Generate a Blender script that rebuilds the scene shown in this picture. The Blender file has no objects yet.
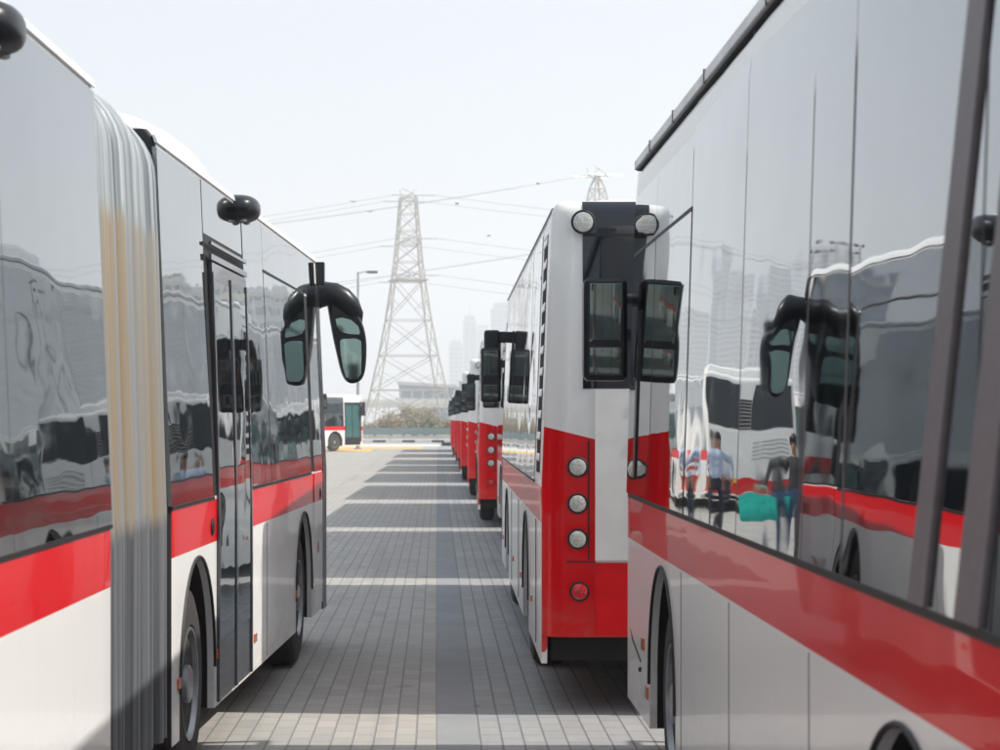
import bpy, bmesh, math, random
from mathutils import Vector, Matrix, noise
R = math.radians
random.seed(7)
S = bpy.context.scene
C = S.collection

# ------------------------------------------------------------------ camera frame of the place
F = 2300.0            # focal length in photo pixels (1000 wide)
H = 1.75              # eye height
def P(px, py, d):     # where a pixel of the photo lies at distance d (used to measure real positions)
    return Vector(((px-437)*d/F, d, H+(419-py)*d/F))

# ------------------------------------------------------------------ node helpers
class NT:
    def __init__(s, name):
        s.m = bpy.data.materials.new(name); s.m.use_nodes = True
        s.t = s.m.node_tree; s.t.nodes.clear()
        s.out = s.t.nodes.new('ShaderNodeOutputMaterial')
        s.b = s.t.nodes.new('ShaderNodeBsdfPrincipled')
        s.t.links.new(s.b.outputs[0], s.out.inputs[0])
    def n(s, typ, **kw):
        nd = s.t.nodes.new(typ)
        for k, v in kw.items(): setattr(nd, k, v)
        return nd
    def link(s, a, b): s.t.links.new(a, b)
    def val(s, sock, v):
        if isinstance(v, bpy.types.NodeSocket): s.t.links.new(v, sock)
        else: sock.default_value = v
    def math(s, op, a, b=None, c=None):
        nd = s.n('ShaderNodeMath', operation=op)
        s.val(nd.inputs[0], a)
        if b is not None: s.val(nd.inputs[1], b)
        if c is not None: s.val(nd.inputs[2], c)
        return nd.outputs[0]
    def mix(s, f, a, b):
        nd = s.n('ShaderNodeMix', data_type='RGBA')
        s.val(nd.inputs[0], f)
        s.val(nd.inputs[6], a if isinstance(a, bpy.types.NodeSocket) else (*a, 1))
        s.val(nd.inputs[7], b if isinstance(b, bpy.types.NodeSocket) else (*b, 1))
        return nd.outputs[2]
    def coords(s, kind='Object', scale=(1,1,1), rot=(0,0,0)):
        tc = s.n('ShaderNodeTexCoord'); mp = s.n('ShaderNodeMapping')
        mp.inputs['Scale'].default_value = scale; mp.inputs['Rotation'].default_value = rot
        s.link(tc.outputs[kind], mp.inputs[0]); return mp.outputs[0]
    def noise(s, vec, scale, detail=3, rough=.5):
        nd = s.n('ShaderNodeTexNoise'); s.link(vec, nd.inputs['Vector'])
        nd.inputs['Scale'].default_value = scale; nd.inputs['Detail'].default_value = detail
        nd.inputs['Roughness'].default_value = rough; return nd.outputs['Fac']
    def ramp(s, f, lo, hi):
        nd = s.n('ShaderNodeMapRange'); s.link(f, nd.inputs[0])
        nd.inputs[1].default_value = lo; nd.inputs[2].default_value = hi; return nd.outputs[0]
    def bump(s, h, dist, strength=1.0):
        nd = s.n('ShaderNodeBump'); s.link(h, nd.inputs['Height'])
        nd.inputs['Distance'].default_value = dist; nd.inputs['Strength'].default_value = strength
        s.link(nd.outputs[0], s.b.inputs['Normal'])
    def set(s, **kw):
        names = dict(col='Base Color', rough='Roughness', metal='Metallic', ior='IOR', coat='Coat Weight',
                     coatr='Coat Roughness', spec='Specular IOR Level', alpha='Alpha', trans='Transmission Weight')
        for k, v in kw.items():
            if k == 'col' and not isinstance(v, bpy.types.NodeSocket): v = (*v, 1)
            s.val(s.b.inputs[names[k]], v)
        return s

def simple(name, col, rough=.5, metal=0, var=.12, vs=6, **kw):
    s = NT(name); v = s.coords()
    n = s.noise(v, vs, 4)
    c2 = tuple(max(0, c*(1-var*2)) for c in col)
    c1 = tuple(min(1, c*(1+var)) for c in col)
    s.set(col=s.mix(s.ramp(n, .3, .7), c2, c1), rough=rough, metal=metal, **kw)
    return s.m

# paint with the bus livery: white body, red waist band, red tail
def livery(name, rear=None, white=(.85,.845,.82), wav=.0012):
    s = NT(name); v = s.coords()
    sep = s.n('ShaderNodeSeparateXYZ'); s.link(v, sep.inputs[0])
    x, y, z = sep.outputs
    band = s.math('MULTIPLY', s.math('GREATER_THAN', z, 1.13), s.math('LESS_THAN', z, 1.345))
    ax = s.math('ABSOLUTE', x)
    red = band
    if rear == 'column':
        tail = s.math('LESS_THAN', y, .13)
        low = s.math('LESS_THAN', z, .90)
        slope = s.math('MULTIPLY_ADD', s.math('SUBTRACT', ax, .937), .25, 1.63)
        col = s.math('MULTIPLY', s.math('GREATER_THAN', ax, .937), s.math('LESS_THAN', z, slope))
        tr = s.math('MULTIPLY', s.math('MAXIMUM', low, col), tail)
        tr = s.math('MAXIMUM', tr, s.math('MULTIPLY', s.math('GREATER_THAN', y, 10.42), s.math('LESS_THAN', z, 1.345)))
        red = s.math('MAXIMUM', tr, s.math('MULTIPLY', band, s.math('SUBTRACT', 1.0, tail)))
    elif rear == 'stripe':
        tail = s.math('LESS_THAN', y, .13)
        st = s.math('MULTIPLY', s.math('GREATER_THAN', z, .45), s.math('LESS_THAN', z, .80))
        red = s.math('MAXIMUM', s.math('MULTIPLY', st, tail), s.math('MULTIPLY', band, s.math('SUBTRACT', 1.0, tail)))
    dirt = s.noise(s.coords(scale=(1.3, 1.3, 4)), 1.6, 5, .6)
    # road dust lies along the bottom of the skirt
    dust = s.math('MULTIPLY', s.ramp(z, .75, .25), s.ramp(dirt, .35, .75))
    streak = s.ramp(s.noise(s.coords(scale=(9, 9, .35)), 2.2, 3), .5, .85)
    w = s.mix(s.math('MULTIPLY', streak, .12), white, (.60,.58,.53))
    r = s.mix(s.math('MULTIPLY', s.ramp(dirt, .3, .8), .25), (.74,.003,.008), (.56,.005,.009))
    c = s.mix(red, w, r)
    c = s.mix(s.math('MULTIPLY', dust, .55), c, (.36,.32,.26))
    splash = s.math('MULTIPLY', s.ramp(s.noise(s.coords(scale=(3,3,6)), 3.5, 6, .75), .56, .70), s.ramp(z, 1.0, .3))
    c = s.mix(s.math('MULTIPLY', splash, .35), c, (.24,.21,.17))
    scuff = s.ramp(s.noise(s.coords(scale=(1,.5,14)), 5, 4, .8), .70, .76)
    c = s.mix(s.math('MULTIPLY', scuff, .22), c, (.42,.40,.37))
    s.set(col=c, rough=.30, coat=.34, coatr=.03, ior=1.4, spec=.08)
    wv = s.noise(s.coords(scale=(1, .9, 1.5)), 1.5, 1)
    s.bump(wv, wav*3)
    s.link(s.b.inputs['Normal'].links[0].from_socket, s.b.inputs['Coat Normal'])
    return s.m

def glass_mat(name, ior=2.6, wav=.0012, base=(.012,.016,.018), scale=1.0, metal=0):
    s = NT(name)
    v = s.coords(scale=(1, .8*scale, 1.6*scale))
    sp = s.noise(s.coords(), .9, 5)
    s.set(col=s.mix(sp, base, tuple(min(1,b*1.3) for b in base)), rough=.012, ior=ior, metal=metal)
    film = s.ramp(s.noise(s.coords(scale=(1.2,1.2,.5)), 2.6, 6, .7), .40, .80)
    s.val(s.b.inputs['Roughness'], s.math('MULTIPLY_ADD', film, .035, .010))
    h = s.math('ADD', s.noise(v, 1.25, 0), s.math('MULTIPLY', s.noise(v, 4.0, 0), .13))
    s.bump(h, wav*3)
    return s.m

M = {}
M['paint_tail'] = livery('bus_paint_column', 'column')
M['paint_stripe'] = livery('bus_paint_stripe', 'stripe')
M['paint'] = livery('bus_paint')
M['glass'] = glass_mat('tinted_glass', 1.5, base=(.23,.25,.265), metal=1, wav=.0019)
M['glass_dark'] = glass_mat('rear_glass', 1.6, base=(.010,.013,.018))
M['door_glass'] = glass_mat('door_glass', 1.5, base=(.30,.33,.34), metal=1, wav=.0016)
M['teal_glass'] = glass_mat('teal_glass', 1.6, base=(.03,.11,.105))
M['mirror'] = NT('mirror_glass').set(col=(.17,.21,.21), metal=1, rough=.03).m
M['mirror_green'] = NT('mirror_green').set(col=(.30,.41,.38), metal=1, rough=.03).m
M['black'] = simple('black_plastic', (.012,.014,.018), .32, coat=.08, spec=.3)
M['rubber'] = simple('rubber_seal', (.012,.012,.013), .6)
M['under'] = simple('underbody_black', (.012,.012,.012), .9)
M['grey'] = simple('grey_trim', (.42,.42,.41), .35, metal=.5, var=.18, vs=3)
M['strip'] = simple('grey_pillar_cover', (.16,.145,.155), .55, var=.05, vs=30)
M['steel'] = simple('rim_steel', (.34,.35,.37), .38, metal=.6, var=.2)
M['white'] = simple('white_gelcoat', (.85,.845,.82), .3, var=.04, coat=.4)
M['red'] = simple('red_paint', (.74,.003,.008), .25, var=.05, coat=.35, spec=.08)
M['doorgrey'] = simple('door_grey', (.05,.055,.066), .25, coat=.5, vs=3, var=.25)
def tyre_mat():
    s = NT('tyre_rubber'); n = s.noise(s.coords(), 9, 5)
    s.set(col=s.mix(n, (.016,.016,.016), (.060,.054,.048)), rough=.82); return s.m
M['tyre'] = tyre_mat()
def lens(name, col, sc=70):
    s = NT(name); v = s.coords(scale=(sc, sc, sc))
    ch = s.n('ShaderNodeTexVoronoi'); s.link(v, ch.inputs['Vector']); ch.inputs['Scale'].default_value = 1
    s.set(col=s.mix(ch.outputs['Distance'], tuple(c*.55 for c in col), col), rough=.25, coat=1, coatr=.03)
    s.bump(ch.outputs['Distance'], .002, .6); return s.m
M['lens_clear'] = lens('clear_lens', (.72,.71,.66))
M['lens_red'] = lens('red_lens', (.75,.01,.012))
M['lens_amber'] = lens('amber_lens', (.80,.16,.01), 110)
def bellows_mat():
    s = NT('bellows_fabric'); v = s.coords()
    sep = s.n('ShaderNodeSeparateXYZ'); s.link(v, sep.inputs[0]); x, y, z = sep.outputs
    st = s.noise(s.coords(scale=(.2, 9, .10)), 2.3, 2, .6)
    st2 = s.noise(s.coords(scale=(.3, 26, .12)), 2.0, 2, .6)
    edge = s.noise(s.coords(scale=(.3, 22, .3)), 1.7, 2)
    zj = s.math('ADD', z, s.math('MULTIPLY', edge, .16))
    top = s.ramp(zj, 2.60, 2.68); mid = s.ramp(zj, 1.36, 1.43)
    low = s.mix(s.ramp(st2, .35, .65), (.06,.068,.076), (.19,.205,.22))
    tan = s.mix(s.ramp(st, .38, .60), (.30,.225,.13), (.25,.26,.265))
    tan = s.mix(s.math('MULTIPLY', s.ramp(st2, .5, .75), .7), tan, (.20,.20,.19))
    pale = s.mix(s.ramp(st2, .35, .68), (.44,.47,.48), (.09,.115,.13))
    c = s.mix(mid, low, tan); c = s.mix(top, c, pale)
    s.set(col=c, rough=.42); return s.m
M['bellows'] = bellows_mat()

# ------------------------------------------------------------------ mesh helpers
def link(o, parent=None):
    C.objects.link(o)
    if parent: o.parent = parent
    return o
class MB:
    def __init__(s): s.v = []; s.f = []; s.m = []; s.mi = 0
    def add(s, vs, fs):
        b = len(s.v); s.v += [tuple(v) for v in vs]
        for f in fs: s.f.append(tuple(b+i for i in f)); s.m.append(s.mi)
        return s
    def box(s, a, b):
        x0,y0,z0 = a; x1,y1,z1 = b
        return s.add([(x0,y0,z0),(x1,y0,z0),(x1,y1,z0),(x0,y1,z0),(x0,y0,z1),(x1,y0,z1),(x1,y1,z1),(x0,y1,z1)],
              [(0,3,2,1),(4,5,6,7),(0,1,5,4),(1,2,6,5),(2,3,7,6),(3,0,4,7)])
    def tube(s, pts, rad, n=8, flat=1.0, caps=True):
        pts = [Vector(p) for p in pts]; rads = rad if isinstance(rad, (list,tuple)) else [rad]*len(pts)
        rings = []; ref = None
        for i, p in enumerate(pts):
            t = (pts[min(i+1,len(pts)-1)]-pts[max(i-1,0)]).normalized()
            if ref is None: ref = Vector((0,1,0)) if abs(t.y) < .9 else Vector((1,0,0))
            u = (ref - t*ref.dot(t)).normalized(); w = t.cross(u); ref = u
            rings.append([p + u*math.cos(2*math.pi*k/n)*rads[i]*flat + w*math.sin(2*math.pi*k/n)*rads[i] for k in range(n)])
        vs = [v for r in rings for v in r]; fs = []
        for i in range(len(pts)-1):
            for k in range(n):
                fs.append((i*n+k, i*n+(k+1)%n, (i+1)*n+(k+1)%n, (i+1)*n+k))
        if caps: fs += [tuple(reversed(range(n))), tuple((len(pts)-1)*n+k for k in range(n))]
        return s.add(vs, fs)
    def lathe(s, prof, axis='x', org=(0,0,0), n=28, sx=1):
        # prof: list of (along, radius)
        o = Vector(org); vs = []; fs = []
        for a, r in prof:
            for k in range(n):
                c, q = math.cos(2*math.pi*k/n)*r, math.sin(2*math.pi*k/n)*r
                vs.append(o + (Vector((a*sx, c, q)) if axis == 'x' else Vector((c, a*sx, q)) if axis == 'y' else Vector((c, q, a*sx))))
        for i in range(len(prof)-1):
            for k in range(n): fs.append((i*n+k, i*n+(k+1)%n, (i+1)*n+(k+1)%n, (i+1)*n+k))
        for i in (0, len(prof)-1):
            if prof[i][1] > 1e-4: fs.append(tuple(i*n+k for k in range(n)))
        return s.add(vs, fs)
    def build(s, name, mats, parent=None, smooth=True, loc=None, ang=32, bevel=0):
        me = bpy.data.meshes.new(name); me.from_pydata(s.v, [], s.f)
        if not isinstance(mats, (list,tuple)): mats = [mats]
        for m in mats: me.materials.append(m)
        me.polygons.foreach_set('material_index', s.m)
        bm = bmesh.new(); bm.from_mesh(me)
        bmesh.ops.remove_doubles(bm, verts=bm.verts, dist=1e-5)
        bmesh.ops.recalc_face_normals(bm, faces=bm.faces)
        if bevel: bmesh.ops.bevel(bm, geom=list(bm.edges), offset=bevel, segments=3, profile=.7, affect='EDGES', clamp_overlap=True)
        bm.to_mesh(me); bm.free()
        if smooth:
            me.polygons.foreach_set('use_smooth', [True]*len(me.polygons))
            me.set_sharp_from_angle(angle=R(ang))
        o = bpy.data.objects.new(name, me); link(o, parent)
        if loc: o.location = loc
        return o
def tag(o, label=None, cat=None, group=None, kind=None):
    if label: o['label'] = label
    if cat: o['category'] = cat
    if group: o['group'] = group
    if kind: o['kind'] = kind
    return o
def empty(name, loc, rz=0):
    o = bpy.data.objects.new(name, None); link(o); o.location = loc; o.rotation_euler = (0,0,rz)
    o.empty_display_size = .3; return o
def copy_tree(o, parent=None):
    kids = list(o.children)
    c = o.copy(); C.objects.link(c); c.parent = parent
    for ch in kids: copy_tree(ch, c)
    return c

# ------------------------------------------------------------------ bus kit (local frame: y=0 rear, +y forward, x right)
W2 = 1.25
SK = .29
def inset(z, lean=.06, top=3.05):
    k = 0
    if z > 1.345: k = lean*(min(z, 2.95)-1.345)/1.605
    if z > 2.95:
        t = min(1, (z-2.95)/(top-2.95)); k += .075*(1-math.sqrt(max(0, 1-t*t)))
    return k
AZ, AR = .50, .585
def make_body(parent, L, arches=(), mat=None, jf=1, jr=1, r0=.14, r1=.28, name='body', lean=.06, top=3.05, sk=SK, rsk=None):
    """arches: list of y centres (both sides). returns the shell."""
    def bot(y):
        for yc in arches:
            if abs(y-yc) < AR: return AZ+math.sqrt(AR*AR-(y-yc)**2)
        return sk
    ys = set([r0, L-r1])
    k = r0
    while k < L-r1: ys.add(round(k, 3)); k += .5
    for yc in arches:
        ys = {y for y in ys if abs(y-yc) > AR+.05 or y in (r0, L-r1)}
        ys.add(yc-AR-.0012); ys.add(yc+AR+.0012)
        for q in range(0, 25): ys.add(yc - AR*.9998*math.cos(math.pi*q/24))
    ys = sorted(y for y in ys if r0 <= y <= L-r1)
    per = []   # (x, y, nx, ny, zb)
    for y in ys: per.append((W2, y, 1, 0, bot(y)))
    def arc(cx, cy, r, a0):
        for q in range(1, 9):
            a = a0+math.pi/2*q/9
            per.append((cx+r*math.cos(a), cy+r*math.sin(a), math.cos(a), math.sin(a), rsk if (rsk and cy < L/2) else sk))
    arc(W2-r1, L-r1, r1, 0)
    for x in (W2-r1, 0, -(W2-r1)): per.append((x, L, 0, 1, sk))
    arc(-(W2-r1), L-r1, r1, math.pi/2)
    for y in reversed(ys): per.append((-W2, y, -1, 0, bot(y)))
    arc(-(W2-r0), r0, r0, math.pi)
    for x in (-(W2-r0), 0, W2-r0): per.append((x, 0, 0, -1, rsk or sk))
    arc(W2-r0, r0, r0, 1.5*math.pi)
    levels = [1.13, 1.345, 1.9, 2.5, 2.95]+[2.95+(top-2.951)*k for k in (.3,.5,.7,.82,.92,.97,1)]
    rows = []
    rows.append([(x-nx*.035, y-ny*.035, zb) for x,y,nx,ny,zb in per])
    rows.append([(x, y, zb) for x,y,nx,ny,zb in per])
    for t in (.33, .66):
        rows.append([(x, y, zb+(1.13-zb)*t) for x,y,nx,ny,zb in per])
    for z in levels:
        i = inset(z, lean, top); rows.append([(x*(1-i/W2), y-ny*i*(jf if ny > 0 else jr), z) for x,y,nx,ny,zb in per])
    n = len(per); b = MB(); vs = [v for r in rows for v in r]; fs = []
    for i in range(len(rows)-1):
        for k in range(n): fs.append((i*n+k, i*n+(k+1)%n, (i+1)*n+(k+1)%n, (i+1)*n+k))
    # roof: strips across, gently crowned
    b.add(vs, fs)
    last = rows[-1]; cen = (0, L/2, top+.03)
    base = (len(rows)-1)*n
    b.v.append(cen); ci = len(b.v)-1
    for k in range(n): b.f.append((base+k, base+(k+1)%n, ci)); b.m.append(0)
    o = b.build(name, [mat or M['paint'], M['rubber']], parent, ang=40)
    for p in o.data.polygons:
        c_ = p.center
        if (jf < 1 and c_.y > L-.022 and c_.z < top-.01) or (jr < 1 and c_.y < .022 and c_.z < top-.01): p.material_index = 1
    return o
def side_panel(parent, side, y0, y1, z0, z1, mat, name='window', proud=.004, tilt=0, lean=.06, bulge=.0, seg=.16, ly=0, thick=.02, top=3.05):
    """a slab following the side of the body; tilt swings it a little like a real pane in its seal, ly leans its ends"""
    ny = max(2, int((y1-y0)/seg)); nz = max(2, int((z1-z0)/seg)); b = MB(); vs = []; fs = []
    for j in range(nz+1):
        for i in range(ny+1):
            u, w = i/ny, j/nz; y = y0+(y1-y0)*u + ly*(w-.5)*(z1-z0); z = z0+(z1-z0)*w
            x = W2-inset(z, lean, top)+proud+tilt*(u-.5)*(y1-y0)+bulge*math.sin(math.pi*u)*math.sin(math.pi*w)
            vs.append((side*x, y, z))
    m = len(vs)
    for v in list(vs): vs.append((v[0]-side*thick, v[1], v[2]))
    w1 = ny+1
    for j in range(nz):
        for i in range(ny):
            a = j*w1+i; fs.append((a, a+1, a+w1+1, a+w1)); fs.append((m+a, m+a+w1, m+a+w1+1, m+a+1))
    for i in range(ny): fs.append((i, i+1, m+i+1, m+i)); t = nz*w1+i; fs.append((t, t+1, m+t+1, m+t))
    for j in range(nz): a = j*w1; fs.append((a, a+w1, m+a+w1, m+a)); a += ny; fs.append((a, a+w1, m+a+w1, m+a))
    return b.add(vs, fs).build(name, mat, parent)
def end_panel(parent, x0, x1, z0, z1, mat, name, proud=.006, yend=0, face=-1, top=3.05, lean=.06, bevel=0):
    zs = [z0]; 
    while zs[-1] < z1-(.12 if zs[-1] < 2.9 else .02): zs.append(zs[-1]+(.1 if zs[-1] < 2.9 else .012))
    zs.append(z1); b = MB(); vs = []; fs = []
    for z in zs:
        i = inset(z, lean, top)
        y = yend + (i-proud)*(1 if face < 0 else -1)
        y2 = y + (.03 if face < 0 else -.03)
        vs += [(x0,y,z),(x1,y,z),(x1,y2,z),(x0,y2,z)]
    for k in range(len(zs)-1):
        a = k*4
        for q in range(4): fs.append((a+q, a+(q+1)%4, a+4+(q+1)%4, a+4+q))
    fs.append((0,1,2,3)); a = (len(zs)-1)*4; fs.append((a,a+1,a+2,a+3))
    return b.add(vs, fs).build(name, mat, parent)
def wheel(parent, x, y, side, steer=0):
    r = .48; w = .27
    b = MB()
    prof = [(-w,.27),(-w+.01,.34),(-w-.004+.01,.40),(-w+.02,.45),(-w+.05,.475),(-.05-w/2,.48),(-w/2,.48),(-.05,.475),(-.02,.45),(-.006,.40),(-.01,.34),(0-.004,.285),(-.03,.275)]
    b.lathe(prof, 'x', n=40, sx=side)
    for k in range(36):        # tread blocks
        a = 2*math.pi*k/36
    t = b.build('wheel', M['tyre'], parent, loc=(x, y, r)); t.rotation_euler = (0,0,steer)
    m = MB()
    m.lathe([(-w+.02,.27),(-.03,.276),(-.004,.272),(-.006,.258),(-.05,.245),(-.10,.225),(-.115,.20),(-.095,.15),(-.05,.12),(-.045,.095),(-.01,.09),(.0,.07),(.004,.0)], 'x', n=36, sx=side)
    nb = m
    for k in range(10):
        a = 2*math.pi*k/10
        nb.lathe([(-.10,.018),(-.065,.018),(-.06,.010)], 'x', (0, math.cos(a)*.165, math.sin(a)*.165), n=6, sx=side)
    m.build('rim', M['steel'], t)
    return t
def arch_liner(parent, y, side, lip=.008):
    b = MB(); n = 20; vs = []; 
    xo, xi = side*(W2-.03), side*(W2-.55)
    pts = [(y-AR-.004, SK)] + [(y-(AR+.004)*math.cos(math.pi*k/n), AZ+(AR+.004)*math.sin(math.pi*k/n)) for k in range(n+1)] + [(y+AR+.004, SK)]
    for (a, z) in pts: vs += [(xo, a, z), (xi, a, z)]
    fs = [(2*k, 2*k+2, 2*k+3, 2*k+1) for k in range(len(pts)-1)]
    fs.append(tuple(2*k+1 for k in range(len(pts))))
    b.add(vs, fs).build('wheel_arch', M['under'], parent)
    t = MB(); r2 = AR+.025      # rubber lip round the opening
    t.tube([(side*(W2+.004), y-(AR+.004)*math.cos(math.pi*k/24), AZ+(AR+.004)*math.sin(math.pi*k/24)) for k in range(25)], lip, 6)
    t.build('arch_lip', M['rubber'], parent)
def underbody(parent, L, arches, y0=.1):
    b = MB(); ks = sorted(arches); y = y0
    for yc in list(ks)+[None]:
        e = (yc-AR-.02) if yc is not None else L-.12
        if e > y: b.box((-W2+.06, y, .31), (W2-.06, e, .60))
        if yc is not None:
            b.box((-W2+.56, e-.001, .31), (W2-.56, yc+AR+.021, .60)); y = yc+AR+.02
    b.build('underbody', M['under'], parent)
def round_box(parent, name, a, b, mat, bevel=.03):
    m = MB().box(a, b); return m.build(name, mat, parent, bevel=bevel)
def lamp(parent, x, z, r, mat, name, y=0, axis='y', sgn=-1, ring=True, top=3.05):
    b = MB()
    if ring: b.lathe([(-.004, r+.010),(.006, r+.010),(.009, r+.006),(.009, r+.001)], axis, (x,y,z), sx=sgn)
    o = b.build(name, M['rubber'], parent) if ring else None
    l = MB().lathe([(-.004, r),(.008, r*.99),(.012, r*.8),(.014, r*.45),(.0145, 0)], axis, (x,y,z), sx=sgn)
    return l.build('lens' if o else name, mat, o or parent)
def seam(parent, side, y, z0, z1, w=.010, mat=None, lean=.06, ly=0, proud=.0045, name='panel_joint', top=3.05):
    return side_panel(parent, side, y-w/2, y+w/2, z0, z1, mat or M['rubber'], name, proud, seg=.4, ly=ly, lean=lean, thick=.012, top=top)
def hline(parent, side, y0, y1, z, h=.014, mat=None, proud=.006, name='window_seal', lean=.06, top=3.05):
    return side_panel(parent, side, y0, y1, z-h/2, z+h/2, mat or M['rubber'], name, proud, seg=.8, lean=lean, thick=.014, top=top)
def reflector(parent, side, y, z, w=.07, h=.045):
    return MB().box((side*(W2-.005), y-w/2, z-h/2), (side*(W2+.010), y+w/2, z+h/2)).build('side_marker', M['lens_amber'], parent, bevel=.004)
def louvre_panel(parent, side, y0, y1, z0, z1, n):
    g = side_panel(parent, side, y0, y1, z0, z1, M['under'], 'engine_grille', .002)
    b = MB(); pitch = (z1-z0)/n
    for k in range(n):
        z = z0+pitch*(k+.5); x = W2-inset(z)
        b.add([(side*(x+.002), y0+.02, z+.052),(side*(x+.002), y1-.02, z+.052),(side*(x+.010), y1-.02, z+.01),(side*(x+.010), y0+.02, z+.01),
               (side*(x-.008), y0+.02, z+.044),(side*(x-.008), y1-.02, z+.044),(side*(x+.004), y1-.02, z+.002),(side*(x+.004), y0+.02, z+.002)],
              [(0,1,2,3),(4,7,6,5),(0,4,5,1),(3,2,6,7),(0,3,7,4),(1,5,6,2)])
    b.build('louvre', M['white'] if side < 0 else M['grey'], g)
    return g
def mirror_box(parent, x0, x1, y, z0, z1, side, arm_z, xin, over=True, tilt=5, yaw=0):
    m = empty('wing_mirror', (0,0,0)); m.parent = parent
    h = round_box(m, 'mirror_housing', (x0, y-.06, z0), (x1, y+.11, z1), M['black'], .05)
    zz = z0+.33*(z1-z0); hw = (x1-x0)/2-.030; xm = (x0+x1)/2
    for (za, zb) in ((zz+.008, z1-.03), (z0+.03, zz-.004)):
        hh = (zb-za)/2
        p = MB().box((-hw,-.006,-hh), (hw,.02,hh)).build('mirror_pane', M['mirror'], m, bevel=.004, loc=(xm, y-.070+hh*math.tan(R(tilt))*.6, za+hh))
        p.rotation_euler = (R(tilt), 0, R(yaw))
    if over:
        round_box(m, 'mirror_arm', (x0+.035, y-.03, z1-.03), (x1-.01, y+.12, arm_z+.075), M['black'], .045)
        lo, hi = (xm, xin) if xm < xin else (xin, xm)
        round_box(m, 'mirror_arm', (lo, y+.0, arm_z-.055), (hi, y+.10, arm_z+.06), M['black'], .03)
    else:
        MB().tube([(xm, y+.05, z1-.12),(xm, y+.22, z1-.10),(xin, y+.30, z1-.10),(xin, y+.05, z1-.10)], .035, 10).build('mirror_arm', M['black'], m)
    return m
def front_end(parent, L, lean=.06):
    end_panel(parent, -W2+.30, W2-.30, 1.15, 2.9, M['glass_dark'], 'windscreen', yend=L, face=1)
    for sx in (-1, 1):
        lamp(parent, sx*.85, .78, .08, M['lens_clear'], 'headlight', y=L, sgn=1)
    end_panel(parent, -.5, .5, .42, .55, M['under'], 'front_grille', yend=L, face=1)

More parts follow.
